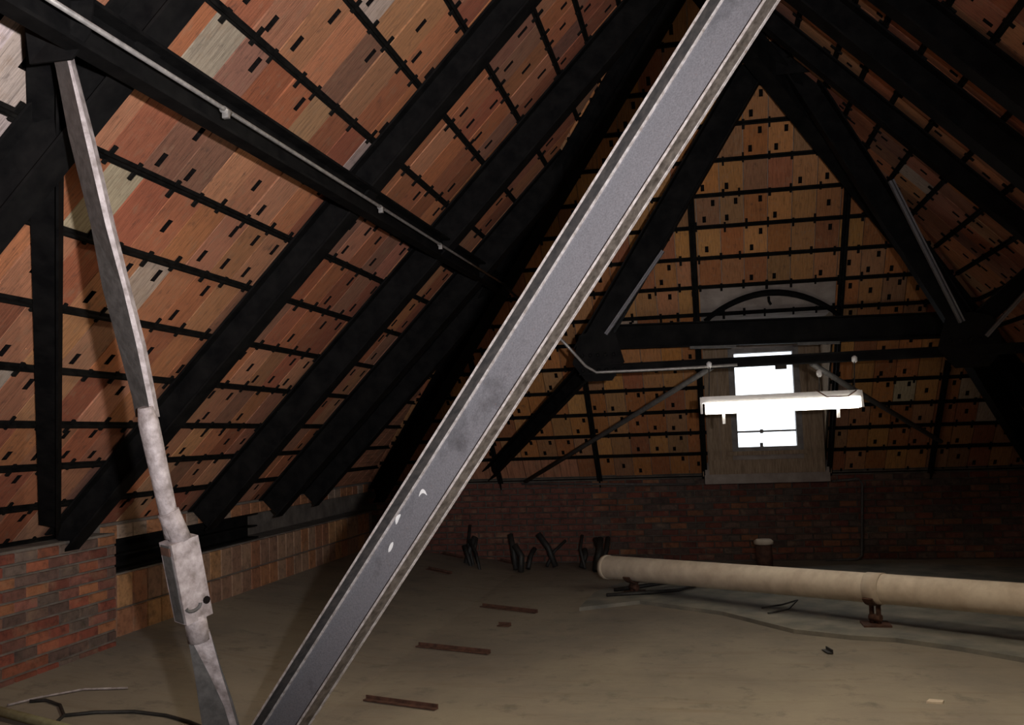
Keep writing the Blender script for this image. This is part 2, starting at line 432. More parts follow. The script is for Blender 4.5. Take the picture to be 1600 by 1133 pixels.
struct(MB().box((XR, YBACK-.2, -.05), (XR+.3, YE+.3, ZP)).build('wall_right', M_MORTAR), 'low right knee wall')
g = MB(); g.poly([(XL-.3, YBACK, -.05), (XR+.3, YBACK, -.05), (XR+.3, YBACK, ZP), (XRIDGE, YBACK, ZRIDGE+.3), (XL-.3, YBACK, ZP)], (0, -.25, 0))
struct(g.build('wall_front', M_MORTAR), 'gable wall behind the viewer')

# ---- dormer with its window
YW = 12.62
wx0, wz1 = on_y(1146, 551, YW).x, on_y(1190, 551, YW).z
wx1, wz0 = on_y(1240, 600, YW).x, on_y(1190, 698, YW).z
dz_top = SE.p(0, 2.55).z
d = MB()
d.box((DX0-.05, YW, SE.p(0,-.15).z-.05), (wx0-.05, YW+.12, dz_top+.1)); d.box((wx1+.05, YW, SE.p(0,-.15).z-.05), (DX1+.05, YW+.12, dz_top+.1))
d.box((wx0-.05, YW, SE.p(0,-.15).z-.05), (wx1+.05, YW+.12, wz0-.05)); d.box((wx0-.05, YW, wz1+.05), (wx1+.05, YW+.12, dz_top+.1))
def cheek(x, s, d):
    a = SE.p(x, -.10, -.02); b = SE.p(x, 2.56, -.02)
    d.poly([(x, a.y, a.z), (x, YW+.02, a.z), (x, YW+.02, dz_top+.02), (x, b.y, dz_top+.02)], (s*.07, 0, 0))
b_ = SE.p(0, 2.55, -.02)
d.box((DX0-.07, b_.y, dz_top), (DX1+.07, YW+.1, dz_top+.06))
wall_d = struct(d.build('wall_dormer', M_PLASTER), 'plastered dormer recess around the window')
for x_, s_ in ((DX0, -1), (DX1, 1)):
    ck = MB(); cheek(x_, s_, ck); ck.build('cheek_board', M_BOARD, wall_d)
# vertical lining boards of the recess
for x0, x1 in ((DX0+.005, (DX0+wx0)/2-.03), ((DX0+wx0)/2-.025, wx0-.075), (wx1+.075, (DX1+wx1)/2-.0), ((DX1+wx1)/2+.005, DX1-.005)):
    MB().box((x0, YW-.02, SE.p(0,.02).z), (x1, YW, dz_top)).build('board', M_BOARD, wall_d)
MB().box((DX0+.01, YW-.035, SE.p(0,-.05).z), (DX1-.01, YW-.005, wz0-.16)).build('apron_board', M_BOARD, wall_d)
wf = MB()
wf.box((wx0-.075, YW-.05, wz0-.05), (wx0, YW+.1, wz1+.06)); wf.box((wx1, YW-.05, wz0-.05), (wx1+.075, YW+.1, wz1+.06))
wf.box((wx0, YW-.05, wz1), (wx1, YW+.1, wz1+.06)); wf.box((wx0, YW-.05, wz0-.05), (wx1, YW+.1, wz0))
win = struct(wf.build('window_1', M_FRAME), 'bright window in the dormer of the far slope')
zb = on_y(1190, 674, YW).z
MB().box((wx0-.14, YW-.10, wz0-.10), (wx1+.14, YW+.02, wz0-.05)).build('window_sill', M_BOARD, win)
MB().box((wx0, YW+.01, zb-.012), (wx1, YW+.05, zb+.012)).build('muntin', M_FRAME, win)
MB().box((wx0, YW+.025, wz0), (wx1, YW+.031, zb-.012)).build('pane', M_GLASS, win)
MB().box((wx0, YW+.025, zb+.012), (wx1, YW+.031, wz1)).build('pane', M_GLASS, win)
c = on_y(1220, 572, YW-.03); MB().box((c.x-.07, c.y-.02, c.z-.04), (c.x+.07, c.y+.03, c.z+.04)).build('latch', M_FRAME, win)
for yy in (674, 695):
    c = on_y(1190, yy, YW+.0); MB().box((c.x-.02, c.y-.01, c.z-.025), (c.x+.02, c.y+.02, c.z+.025)).build('catch', M_FRAME, win)

# arch above the dormer, on a plastered panel
pan = MB(); pan.box8([SE.p(DX0,2.57,-.05), SE.p(DX1,2.57,-.05), SE.p(DX1,2.92,-.05), SE.p(DX0,2.92,-.05), SE.p(DX0,2.57,.0), SE.p(DX1,2.57,.0), SE.p(DX1,2.92,.0), SE.p(DX0,2.92,.0)])
pan.build('plaster_panel', M_PLASTER, ceil_b)
ap = []
for i in range(17):
    t = i/16; a = .06 + (1.50-.06)*t; ap.append(SE.p(a, 2.50 + .36*math.sin(math.pi*t)**.8, .06))
ar = empty('arched_bar', ap[0])
tag(ar, 'black arched iron bar over the dormer window head', 'arch bar')
am = MB()
for i in range(16):
    am.prism(ap[i], ap[i+1], SE.u, SE.n, -.025, .025, 0, .05)
am.build('arch', M_STEEL, ar)
c = SE.p(.76, 2.80, .08); MB().tube([c, c+Vector((0,-.02,-.05)), c+Vector((.02,-.02,-.09))], .014).build('hook', M_STEEL, ar)

# ------------------------------------------------------------------ roof steel
def ibeam(mb, p0, p1, A, B, w, dep, off=0., tf=.014, tw=.012):  # A across, B along the depth
    mb.prism(p0, p1, A, B, -w/2, w/2, off, off+tf); mb.prism(p0, p1, A, B, -w/2, w/2, off+dep-tf, off+dep); mb.prism(p0, p1, A, B, -tw/2, tw/2, off+tf, off+dep-tf)
    return mb
def s_hip(y): return min(S_TOP, (YE-y)*NN)                        # where a rafter at depth y runs into the hip
for y, wd, dp, lab in ((3.45, .16, .22, 'black roof rafter crossing the whitish tiles behind the bar top, upper left'),
               (6.1, .16, .20, 'wide black left rafter running down to the brick pier'),
               (8.0, .17, .25, 'black left rafter next beyond the one that meets the brick pier'),
               (9.4, .17, .26, 'black left rafter just left of the diagonal channel, narrow tile strip beside it'),
               (10.45, .14, .22, 'farthest dim rafter on the left slope near the hip')):
    o = ibeam(MB(), SL.p(y, .0), SL.p(y, s_hip(y)-.05), SL.h, SL.n, wd, dp, .036).build('rafter', M_STEEL)
    tag(o, lab, 'rafter', 'rafters of the left slope')
for y, wd, dp, lab in ((4.7, .15, .2, 'black right rafter in the extreme upper right corner of the roof'),
               (6.35, .15, .2, 'black right rafter bordering the widest lit tiles at upper right'),
               (7.15, .19, .22, 'broad black right rafter, second from the upper right tiles'),
               (8.15, .12, .16, 'thin-edged black right rafter below the broad one')):
    o = ibeam(MB(), SR.p(-y, .0), SR.p(-y, s_hip(y)-.05), SR.h, SR.n, wd, dp, .036).build('rafter', M_STEEL)
    tag(o, lab, 'rafter', 'rafters of the right slope')
for x, lab in ((-2.72, 'leftmost slim upright rafter on the far slope, in deep shade'), (-1.38, 'slim upright rafter left of the dormer, under the tie bar end'),
               (-.02, 'slim upright rafter along the left side of the dormer window'), (1.52, 'slim upright rafter along the right side of the dormer window'), (2.72, 'slim upright rafter on the far slope below the right truss joint'),):
    top = min(4.6, (min(x-XL, XR-x))*NN - .1)
    if x == 2.72: top = 1.75
    if x == -1.38 or x == -2.72: top = min(top, 2.4)
    t = MB(); t.prism(SE.p(x, -.55, .05), SE.p(x, top, .05), SE.h, SE.n, -.035, .035, 0, .012); t.prism(SE.p(x, -.55, .05), SE.p(x, top, .05), SE.h, SE.n, -.008, .008, .012, .06)
    tag(t.build('slim_rafter', M_TEE), lab, 'rafter', 'slim rafters of the far slope')
# hip rafters
def hip(xw, sgn, lab):
    p0 = Vector((xw + sgn*.12, YE-.12, ZP-.1)); p1 = Vector((XRIDGE, YRIDGE, ZRIDGE-.16))
    ax = (p1-p0).normalized(); A = ax.cross(Vector((0,0,1))).normalized(); B = A.cross(ax).normalized()
    if B.z > 0: B = -B
    tag(ibeam(MB(), p0, p1, A, B, .17, .24, .0).build('hip_rafter', M_STEEL), lab, 'rafter')
hip(XL, 1, 'black hip rafter where the left slope meets the far slope')
hip(XR, -1, 'black hip rafter where the right slope meets the far slope')
tag(ibeam(MB(), (XRIDGE, YBACK+.02, ZRIDGE-.12), (XRIDGE, YRIDGE+.1, ZRIDGE-.12), (1,0,0), (0,0,-1), .16, .26).build('ridge_beam', M_STEEL), 'black steel ridge beam at the top of the roof', 'ridge beam')

# ---- far truss: A-frame legs, tie, struts
YT = 8.9
apex = on_y(1216, 95, YT); nl = on_y(936, 556, YT); nr = on_y(1512, 532, YT)
def strut(name, p0, p1, w, dd, lab, cat, mat=M_STEEL, parent=None, up=Vector((0,-1,0))):
    p0 = Vector(p0); p1 = Vector(p1); ax = (p1-p0).normalized(); A = ax.cross(up).normalized(); B = A.cross(ax).normalized()
    mb = MB(); mb.prism(p0, p1, A, B, -w/2, w/2, -dd/2, -dd/2+.014); mb.prism(p0, p1, A, B, -w/2, -w/2+.014, -dd/2+.014, dd/2); mb.prism(p0, p1, A, B, w/2-.014, w/2, -dd/2+.014, dd/2)
    o = mb.build(name, mat, parent)
    if lab: tag(o, lab, cat)
    return o
strut('truss_leg', on_y(915, 556, YT), on_y(1182, 95, YT), .25, .14, 'black truss leg rising from the left joint to the far apex', 'truss leg')
strut('truss_leg', on_y(1520, 532, YT), on_y(1236, 95, YT), .22, .14, 'black truss leg rising from the right joint to the far apex', 'truss leg')
strut('truss_leg', nl + Vector((-.02,.1,0)), (-2.85, 12.62, ZP+.05), .16, .13, 'dark lower truss leg going from the left joint down to the end wall', 'truss leg')
strut('truss_leg', nr + Vector((.02,.1,0)), (3.9, 12.55, ZP+.0), .24, .13, 'thick black lower truss leg going down to the right below the right joint', 'truss leg')
t0 = on_y(905, 579, YT-.08); t1 = on_y(1640, 541, YT-.08)
tie = MB(); tie.prism(t0, t1, (0,0,1), (0,-1,0), -.045, .045, -.03, -.018); tie.prism(t0, t1, (0,0,1), (0,-1,0), -.045, -.033, -.018, .03); tie.prism(t0, t1, (0,0,1), (0,-1,0), .033, .045, -.018, .03)
tag(tie.build('tie_bar', M_STEEL), 'long slim black tie bar crossing in front of the window top', 'tie bar')
# riveted gusset plates at the joints
rivet = MB().tube([(0,0,0), (0,-.014,0)], [.018, .011], 8).mesh('rivet', M_STEEL)
def gusset(c, w, h, lab, rows):
    o = empty('gusset_plate', c); tag(o, lab, 'gusset plate')
    x, y, z = c
    MB().poly([(x-w, y-.09, z-h*.3), (x-w*.5, y-.09, z-h), (x+w*.5, y-.09, z-h), (x+w, y-.09, z-h*.3), (x+w*.7, y-.09, z+h*.8), (x+w*.1, y-.09, z+h), (x-w*.7, y-.09, z+h*.8)], (0,.012,0)).build('plate', M_STEEL, o)
    for i in range(rows):
        for zz in (-.14, .0):
            place('rivet', rivet, o, Matrix.Translation((x - w*.6 + i*w*1.2/(rows-1), y-.092, z+zz)))
gusset(nl, .24, .24, 'riveted black plate at the left joint of the far truss', 5)
gusset(nr, .27, .24, 'riveted black plate at the right joint of the far truss', 5)
gp = MB()
a1 = apex + Vector((0,-.08,0))
gp.poly([a1+Vector((-.22,0,-.16)), a1+Vector((.26,0,-.16)), a1+Vector((.66,0,.45)), a1+Vector((.45,0,.95)), a1+Vector((-.75,0,.95)), a1+Vector((-.45,0,.25))], (0,.015,0))
tag(gp.build('apex_plate', M_STEEL), 'large black plate joining the truss at its apex beside the diagonal channel', 'gusset plate')
# bright-edged strut legs near the joints
strut('angle_strut', on_y(1392, 282, YT-.25), on_y(1503, 503, YT-.12), .045, .05, 'slim strut with bright edge coming down to the right truss joint', 'strut', M_GREY)
strut('angle_strut', on_y(1660, 393, YT-.35), on_y(1541, 525, YT-.12), .03, .05, 'slim pale strut rising rightwards out of the right truss joint', 'strut', M_GREY)
strut('channel_strut', on_y(1700, 352, YT-.2), on_y(1530, 500, YT), .16, .08, 'dark strut behind the pale one at the right truss joint', 'strut')
strut('angle_strut', on_y(1036, 392, YT-.25), on_y(947, 522, YT-.12), .03, .05, 'slim strut with bright edge coming down to the left truss joint', 'strut', M_GREY)
def rod(name, pts, r, mat, lab, cat, n=8):
    return tag(MB().tube(pts, r, n).build(name, mat, None, True), lab, cat)
rod('brace_rod', [on_y(1112, 574, YT+.0), on_y(960, 668, 10.2), on_y(822, 752, 12.2)], .026, M_RODSIDE, 'brace rod sloping down leftwards from the tie bar near the window', 'brace rod')
rod('brace_rod', [on_y(1268, 568, YT+.0), on_y(1336, 610, 9.4), on_y(1470, 690, 11.6)], .026, M_RODSIDE, 'brace rod sloping down rightwards from the tie bar behind the lamp', 'brace rod')
# horizontal beam above the window
YB = 10.62
b0, b1 = on_y(944, 528, YB), on_y(1490, 508, YB)
hb = MB(); hb.prism(b0, b1, (0,0,1), (0,-1,0), -.135, .135, -.01, .0); hb.prism(b0, b1, (0,0,1), (0,-1,0), -.135, -.12, -.0, .09); hb.prism(b0, b1, (0,0,1), (0,-1,0), .12, .135, .0, .09)
ho = tag(hb.build('cross_beam', M_STEEL), 'deep black channel beam above the window, below the arch', 'beam')
for xa, xb, yy in ((1078, 1150, 542), (1246, 1312, 536)):
    q0, q1 = on_y(xa, yy+1, YB-.1), on_y(xb, yy-1, YB-.1)
    MB().prism(q0, q1, (0,0,1), (0,-1,0), -.018, .012, 0, .02).build('shelf_angle', M_RODSIDE, ho)

# ---- purlin under the left slope with its conduit
PX, PZ = -2.16, EYE+1.50
pu = MB(); y0, y1 = 2.45, 10.55
pz = lambda y: EYE + 1.535 + (y-2.9)*.02
for a0_, a1_, b0_, b1_ in ((-.006, .006, -.11, .09), (.006, .075, -.11, -.095), (.006, .075, .075, .09), (-.085, -.006, .075, .09)):
    pu.prism((PX,y0,pz(y0)), (PX,y1,pz(y1)), (1,0,0), (0,0,1), a0_, a1_, b0_, b1_)
tag(pu.build('purlin', M_STEEL), 'long black channel purlin under the left slope, carrying a bright conduit', 'purlin')
cx = PX + .10
cp = [(cx, y, pz(y)-.035) for y in (2.5, 4, 6, 8, 10.1)]
pc = empty('conduit', cp[0]); tag(pc, 'bright thin conduit clipped along the left purlin', 'conduit')
MB().tube(cp, .0105, 8).build('pipe_run', M_CONDUIT, pc, True)
for y in (3.95, 6.1, 7.6):
    MB().tube([(cx-.006, y-.03, pz(y)-.036), (cx-.006, y+.03, pz(y)-.036)], .017, 8).build('coupling', M_CONDUIT, pc, True)
    MB().box((cx-.02, y-.010, pz(y)-.07), (cx+.010, y+.010, pz(y)-.035)).build('strap', M_CONDUIT, pc)
c2 = [Vector((cx, 10.05, pz(10.05)-.035)), on_y(858, 512, YT-.3), on_y(884, 538, YT-.4), on_y(915, 572, YT-.2), on_y(932, 582, YT-.14), on_y(1040, 577, YT-.14), on_y(1152, 570, YT-.14)]
rod('conduit', c2, .0135, M_CONDUIT, 'thin grey conduit bending round to run under the tie bar, left of the window', 'conduit')
rod('conduit', [on_y(815, 756, YE-.1), on_y(1087, 757, YE-.1)], .014, M_RODSIDE, 'faint horizontal conduit across the top of the dark end wall, left of the window', 'conduit')
rod('conduit', [on_y(1300, 752, YE-.06), on_y(1342, 748, YE-.06), on_y(1347, 756, YE-.06), on_y(1347, 868, YE-.06), on_y(1340, 874, YE-.06), on_y(1290, 876, YE-.06)], .016, M_RODSIDE, 'thin upright conduit on the end wall right of the window', 'conduit')
# ---- near truss joint at upper left, flat brace, turnbuckle bar, big channel
N0 = Vector((-2.16, 2.95, EYE+1.52))
jn = empty('joint_plate', N0); tag(jn, 'dark bolted joint plate at the top left where bar and purlin meet', 'gusset plate')
MB().poly([at(30,-30,3.45), at(150,-30,3.45), at(140,52,3.42), at(112,92,3.42), at(46,100,3.45)], FW*.012).build('plate', M_STEEL, jn)
for (a, b) in ((70, 8), (88, 40), (60, 40)):
    c = at(a, b, 3.42); MB().tube([c, c-FW*.02], .014, 6).build('bolt', M_INNER, jn)
# flat brace lying under the left slope
f0 = at(70, -10, 3.55); f1 = at(78, 822, 6.55)
ax = (f1-f0).normalized(); B = (ax.cross(RT)).normalized(); A = B.cross(ax).normalized()
fb = MB(); fb.prism(f0, f1, A, B, -.07, .07, -.006, .006)
fb.prism(f0, f1, A, B, .058, .07, .006, .07)
tag(fb.build('flat_brace', M_STEEL), 'near black upright flat brace at the far left, ending on the brick pier', 'brace')

# bar with turnbuckle
def bar(mb, p0, p1, w0, w1, t, tilt, k0=0, k1=0):
    ax = (p1-p0).normalized(); V = (CAM-(p0+p1)/2).normalized(); A = ax.cross(V).normalized(); B = A.cross(ax).normalized()
    if A.dot(RT) < 0: A = -A
    if B.dot(V) < 0: B = -B
    A2 = A*math.cos(tilt) + B*math.sin(tilt); B2 = B*math.cos(tilt) - A*math.sin(tilt)
    c = []
    for p, w in ((p0, w0), (p1, w1)):
        c += [p + A2*a*w/2 + B2*b*t/2 for a, b in ((-1,-1),(1,-1),(1,1),(-1,1))]
    mb.box8(c); return A2, B2, ax
zt = lambda y: 3.42 + (y-30)*(3.95-3.42)/1100
tr = empty('turnbuckle_bar', at(360, 1180, zt(1180))); tag(tr, 'pale square steel bar with a turnbuckle, in front of the brick pier', 'tie bar')
def bar_part(name, st, mat, dl, dr):                              # st: (left x, right x, y); dl, dr push the two edges back from the viewer
    mb = MB()
    for (xa, xb, ya), (xc, xd, yc) in zip(st[:-1], st[1:]):
        c = []
        for l, r_, y in ((xa, xb, ya), (xc, xd, yc)):
            a = at(l, y, zt(y)+dl); b = at(r_, y, zt(y)+dr); c += [a, b, b+FW*.04, a+FW*.04]
        mb.box8(c)
    return mb.build(name, mat, tr)
bar_part('bar_face', [(80, 101, 78), (87, 108, 106), (107, 132, 212), (142, 165, 353), (160, 192, 451), (184, 213, 539), (206, 230, 620), (212, 236, 652)], M_RODSIDE, .10, 0)  # shade of the turned-away face put into a darker steel
bar_part('bar_edge', [(101, 106, 78), (108, 113, 106), (132, 141, 212), (165, 174, 353), (192, 199, 451), (213, 222, 539), (230, 238, 620), (236, 244, 652)], M_ROD, -.001, .008)  # light on the narrow side put into a paler steel
p0, p1 = at(227, 636, zt(636)), at(271, 838, zt(838))
MB().tube([p0, p0.lerp(p1, .12), p0.lerp(p1, .75), p1], [.030, .040, .036, .036], 10).build('bar_shank', M_ROD, tr, True)
h0, h1 = at(262, 742, zt(742)), at(283, 842, zt(842))
MB().tube([at(263, 800, zt(800)), at(283, 845, zt(845))], .043, 10).build('screw_end', M_ROD, tr, True)
# turnbuckle body: open clevis of two plates with block ends
t0, t1 = at(279, 842, zt(842)), at(303, 965, zt(965)); ax = (t1-t0).normalized(); V = (CAM-t0).normalized()
A = V.cross(ax).normalized(); A = A if A.dot(RT) > 0 else -A
B = ax.cross(A).normalized(); B = B if B.dot(V) > 0 else -B
A2 = (A*math.cos(-.45)+B*math.sin(-.45)); B2 = (B*math.cos(-.45)-A*math.sin(-.45)); 
A2, B2 = A*math.cos(.5)-B*math.sin(.5), B*math.cos(.5)+A*math.sin(.5)
tb = MB(); L = (t1-t0)
tb.prism(t0, t1, A2, B2, -.06, .06, -.045, .045)
tbo = tb.build('turnbuckle', M_ROD, tr)
MB().prism(t0+L*.02, t0+L*.98, A2, B2, -.064, -.058, -.03, .03).build('side_plate', M_RODSIDE, tbo)
MB().prism(t0+L*.04, t0+L*.14, A2, B2, -.067, -.06, -.03, .03).build('rust_patch', M_RUST, tbo)
c = t0 + L*.80 + B2*.046 + A2*.042; MB().tube([c, c+B2*.004], .016, 10).build('bolt_hole', M_HOLE, tbo)
c = t0 + L*.80 + B2*.045 - A2*.018
cr = MB(); arcp = [c + A2*.032*math.cos(g) - ax*.02*(-math.sin(g)) for g in [math.pi*i/8 for i in range(9)]]
cr.tube(arcp, .008, 6); cr.build('cast_lip', M_RODSIDE, tbo)
MB().tube([at(304, 960, zt(960)), at(311, 1000, zt(1000))], .045, 10).build('screw_end', M_ROD, tr, True)
# lower bar twisting into a flat strap
q = [at(311, 990, zt(990)), at(326, 1050, zt(1050)), at(341, 1105, zt(1105)), at(358, 1180, zt(1180)), at(380, 1270, zt(1270))]
ls = MB(); n = 4
wl_ = [(-.045,.042), (-.055,.05), (-.072,.06), (-.085,.07), (-.09,.075)]
for i in range(4):
    c = []
    for p, (l, r_) in ((q[i], wl_[i]), (q[i+1], wl_[i+1])):
        c += [p + A*l, p + A*r_, p + A*r_ - B*.03, p + A*l - B*.05]
    ls.box8(c)
ls.build('flat_strap', M_RODSIDE, tr)
rl = MB()
rr_ = [(-.038,.042), (-.002,.045), (.022,.05), (.036,.06), (.04,.064)]
for i in range(4):
    c = []
    for p, (l, r_) in ((q[i], rr_[i]), (q[i+1], rr_[i+1])):
        c += [p + A*l + B*.004, p + A*r_ + B*.018, p + A*r_ - B*.02, p + A*l - B*.01]
    rl.box8(c)
rl.build('twisted_edge', M_ROD, tr)

# the big diagonal channel in the foreground
c0, c1 = at(437, 1133, 4.45), at(1160, 0, 3.6)
ax = (c1-c0).normalized(); P0 = c0 - ax*((c0.z-FLOOR_Z-.02)/ax.z)
tt = 1.25; P1 = c1 + ax*tt
V = (CAM-(c0+c1)/2).normalized(); A = ax.cross(V).normalized(); A = A if A.dot(RT) > 0 else -A
B = A.cross(ax).normalized(); B = B if B.dot(V) > 0 else -B
th = .60
A2 = A*math.cos(th) + B*math.sin(th); B2 = B*math.cos(th) - A*math.sin(th)
ch = empty('channel_brace', P0); tag(ch, 'large grey steel channel slanting across the foreground from floor to ridge', 'steel brace')
HW = .101; P0 = P0 + A*.018; P1 = P1 + A*.018; FD = .067
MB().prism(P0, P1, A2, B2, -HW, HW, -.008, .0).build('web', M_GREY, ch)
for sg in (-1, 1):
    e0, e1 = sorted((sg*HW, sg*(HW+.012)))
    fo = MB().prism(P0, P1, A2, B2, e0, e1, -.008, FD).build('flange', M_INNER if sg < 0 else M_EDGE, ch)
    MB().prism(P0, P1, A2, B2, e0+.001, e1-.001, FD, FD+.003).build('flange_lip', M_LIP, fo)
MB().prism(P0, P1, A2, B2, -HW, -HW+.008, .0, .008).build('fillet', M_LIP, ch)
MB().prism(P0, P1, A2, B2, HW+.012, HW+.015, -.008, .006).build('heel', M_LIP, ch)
for (x, y, ln, cv) in ((661, 771, .045, .4), (622, 811, .05, .12), (611, 855, .05, .0)):
    d = ray(x, y); t = (P0-CAM).dot(B2)/d.dot(B2); c = CAM + d*t + B2*.0012
    dirv = (ax*.8 + A2*(-.15)).normalized() if cv < .3 else (ax*.55+A2*.55).normalized(); sd = dirv.cross(B2).normalized()
    mk = MB(); pl = []
    ns = 7
    for i in range(ns):
        u = -1 + 2*i/(ns-1); pl.append((c + dirv*ln*.5*u + sd*cv*.05*(u*u-.5), .009*math.sqrt(max(.02, 1-u*u))))
    for i in range(ns-1):
        (pa, ra), (pb, rb) = pl[i], pl[i+1]
        mk.box8([pa-sd*ra, pa+sd*ra, pb+sd*rb, pb-sd*rb, pa-sd*ra+B2*.001, pa+sd*ra+B2*.001, pb+sd*rb+B2*.001, pb-sd*rb+B2*.001])
    mk.build('paint_mark', M_WHITE, ch)

# wall plate beam lying along the left wall in the slot beyond the pier
wp = MB(); yA, yB = PIER_Y+.01, 9.3
wp.prism((-4.62,yA,.97), (-4.62,yB,.97), (1,0,0), (0,0,1), -.1, .06, -.13, -.112); wp.prism((-4.62,yA,.97), (-4.62,yB,.97), (1,0,0), (0,0,1), -.1, .06, .112, .125); wp.prism((-4.62,yA,.97), (-4.62,yB,.97), (1,0,0), (0,0,1), -.07, -.058, -.112, .112); wp.prism((-4.62,yA,.97), (-4.62,yB,.97), (1,0,0), (0,0,1), -.06, .05, -.01, .004)
tag(wp.build('wall_plate', M_STEEL), 'black steel wall plate in the slot of the left wall beyond the brick pier', 'beam')

# ------------------------------------------------------------------ fluorescent lamp hung from the tie bar
l0, l1 = on_y(1098, 636, 8.45), on_y(1343, 625, 8.45)
lamp = empty('fluorescent_light', (l0+l1)/2); tag(lamp, 'lit white fluorescent strip light hanging before the window', 'light')
ax = (l1-l0).normalized(); Uz = Vector((0,-1,0)).cross(ax).normalized(); Uz = Uz if Uz.z > 0 else -Uz; Yv = Vector((0,-1,0))
hs = MB(); hs.box8([p + Yv*a + Uz*b for p in (l0, l1) for a, b in ((-.075,.03),(.075,.03),(.05,.085),(-.05,.085))]); hs.build('housing', M_WHITE, lamp)
df = MB(); df.box8([p + Yv*a + Uz*b for p in (l0+ax*.02, l1-ax*.02) for a, b in ((-.07,-.065),(.07,-.065),(.088,.029),(-.088,.029))])
df.build('diffuser', M_LAMP, lamp)
for p, s in ((l0, -1), (l1, 1)):
    MB().box8([p + ax*e + Yv*a + Uz*b for e in (0, s*.02) for a, b in ((-.105,-.06),(.105,-.06),(.045,.082),(-.045,.082))]).build('end_cap', M_WHITE, lamp)
for px, sgn in ((1131, 0), (1310, 1)):
    c = on_y(px, 655 if sgn == 0 else 645, 8.42); MB().box((c.x-.012, c.y-.01, c.z-.04), (c.x+.012, c.y+.01, c.z+.045)).build('latch', M_WHITE, lamp)
for (xa, ya, xb, yb) in ((1108, 571, 1108, 622), (1335, 562, 1335, 612), (1280, 584, 1280, 612)):
    a = on_y(xa, ya, YT-.14 if xa != 1280 else 8.5); b = on_y(xb, yb, 8.45)
    h = MB().tube([a, b], .005, 6).build('hanger_wire', M_RODSIDE, lamp)
    MB().tube([a+Vector((0,-.005,-.03)), a+Vector((0,-.005,-.015)), a+Vector((0,-.005,.02)), a+Vector((0,-.005,.035))], [.008,.024,.024,.008], 8).build('white_knob', M_WHITE, h, True)
a = on_y(1288, 612, 8.40); MB().tube([on_y(1274, 609, 8.4), on_y(1292, 620, 8.36), on_y(1325, 619, 8.36), on_y(1338, 610, 8.4)], .006, 6).build('flex_cord', M_RUST, lamp, True)

# a second strip light of the same row, hung from the ridge nearer the viewer
q0, q1 = Vector((.15, 4.6, 4.05)), Vector((1.6, 4.6, 4.05))
lamp2 = empty('fluorescent_light', (q0+q1)/2); tag(lamp2, 'white trough strip light hung from the ridge above the viewer, shining down', 'light')
MB().prism(q0, q1, (0,1,0), (0,0,1), -.11, -.10, -.08, .06).prism(q0, q1, (0,1,0), (0,0,1), .10, .11, -.08, .06).prism(q0, q1, (0,1,0), (0,0,1), -.10, .10, .04, .06).build('housing', M_WHITE, lamp2)
MB().prism(q0+Vector((.03,0,0)), q1-Vector((.03,0,0)), (0,1,0), (0,0,1), -.09, .09, .0, .02).build('tube_trough', M_LAMP2, lamp2)
for p, sg in ((q0, -1), (q1, 1)):
    MB().prism(p, p+Vector((sg*.012,0,0)), (0,1,0), (0,0,1), -.11, .11, -.08, .06).build('end_cap', M_WHITE, lamp2)
    pp = p - Vector((sg*.2,0,0)); MB().tube([pp+Vector((0,0,.06)), (pp.x, pp.y, ZRIDGE-abs(pp.x-XRIDGE)*T-.05)], .005, 6).build('hanger_wire', M_RODSIDE, lamp2)

# ------------------------------------------------------------------ things on the floor
# slab patch under the pipe
edge = [(905, 955), (1000, 944), (1130, 962), (1240, 990), (1330, 1000), (1400, 1004), (1500, 1018), (1680, 1050)]
far = [(1680, 895), (1420, 884), (1180, 893), (1000, 905), (930, 930)]
sp = [on_z(x, y, FLOOR_Z) for x, y in edge] + [on_z(x, y, FLOOR_Z) for x, y in far]
tag(MB().poly([p-Vector((0,0,.01)) for p in sp], (0,0,.045)).build('floor_slab', M_SLAB), 'thin grey concrete patch on the floor beneath the large pipe', 'slab')
pa, pb = at(946, 886, 10.25), at(1365, 919, 7.96)
pd = (pb-pa)
pts = [pa + pd*t for t in (0, .02, .3, .6, .99, 1.0, 1.01, 1.4, 1.7, 2.0)]
pr = [.118, .122, .122, .122, .122, .127, .122, .122, .122, .122]
lp = empty('large_pipe', Vector((pa.x, pa.y, FLOOR_Z))); tag(lp, 'large off-white insulated pipe running low over the floor at the right', 'pipe')
MB().tube(pts, pr, 28).build('pipe_body', M_PIPE, lp, True)
ed = pd.normalized()
MB().tube([pa - ed*.004, pa + ed*.05], .127, 28).build('end_band', M_PIPE, lp, True)
MB().tube([pa+pd*.985, pa+pd*1.03], .1285, 28).build('joint_band', M_PIPE, lp, True)
side = ed.cross(Vector((0,0,1))).normalized()
def stand(t, lab):
    c = pa + pd*t; zb = FLOOR_Z+.035; o = empty('pipe_stand', (c.x, c.y, zb)); tag(o, lab, 'pipe stand')
    zc_ = c.z - .123
    for s in (-.03, .03):
        MB().tube([(c.x+ed.x*s, c.y+ed.y*s, zb+.01), (c.x+ed.x*s, c.y+ed.y*s, zc_)], .02, 8).build('post', M_RUST, o, True)
    MB().box((c.x-.11, c.y-.11, zb), (c.x+.11, c.y+.11, zb+.014)).build('base_plate', M_RUST, o)
    MB().tube([(c.x-ed.x*.05, c.y-ed.y*.05, zb+.06), (c.x+ed.x*.05, c.y+ed.y*.05, zb+.06)], .03, 8).build('collar', M_RUST, o, True)
    arc = MB(); ps = []
    for i in range(9):
        g = math.radians(-150 + 120*i/8 - 0); ps.append(c + side*math.cos(g)*.131 + Vector((0,0,1))*math.sin(g)*.131)
    for i in range(8): arc.prism(ps[i], ps[i+1], ed, (ps[i]-c).normalized(), -.045, .045, 0, .012)
    arc.build('saddle', M_RUST, o)
stand(1.0, 'rusty post stand under the middle of the large pipe')
stand(.13, 'dark post stand under the far end of the large pipe')
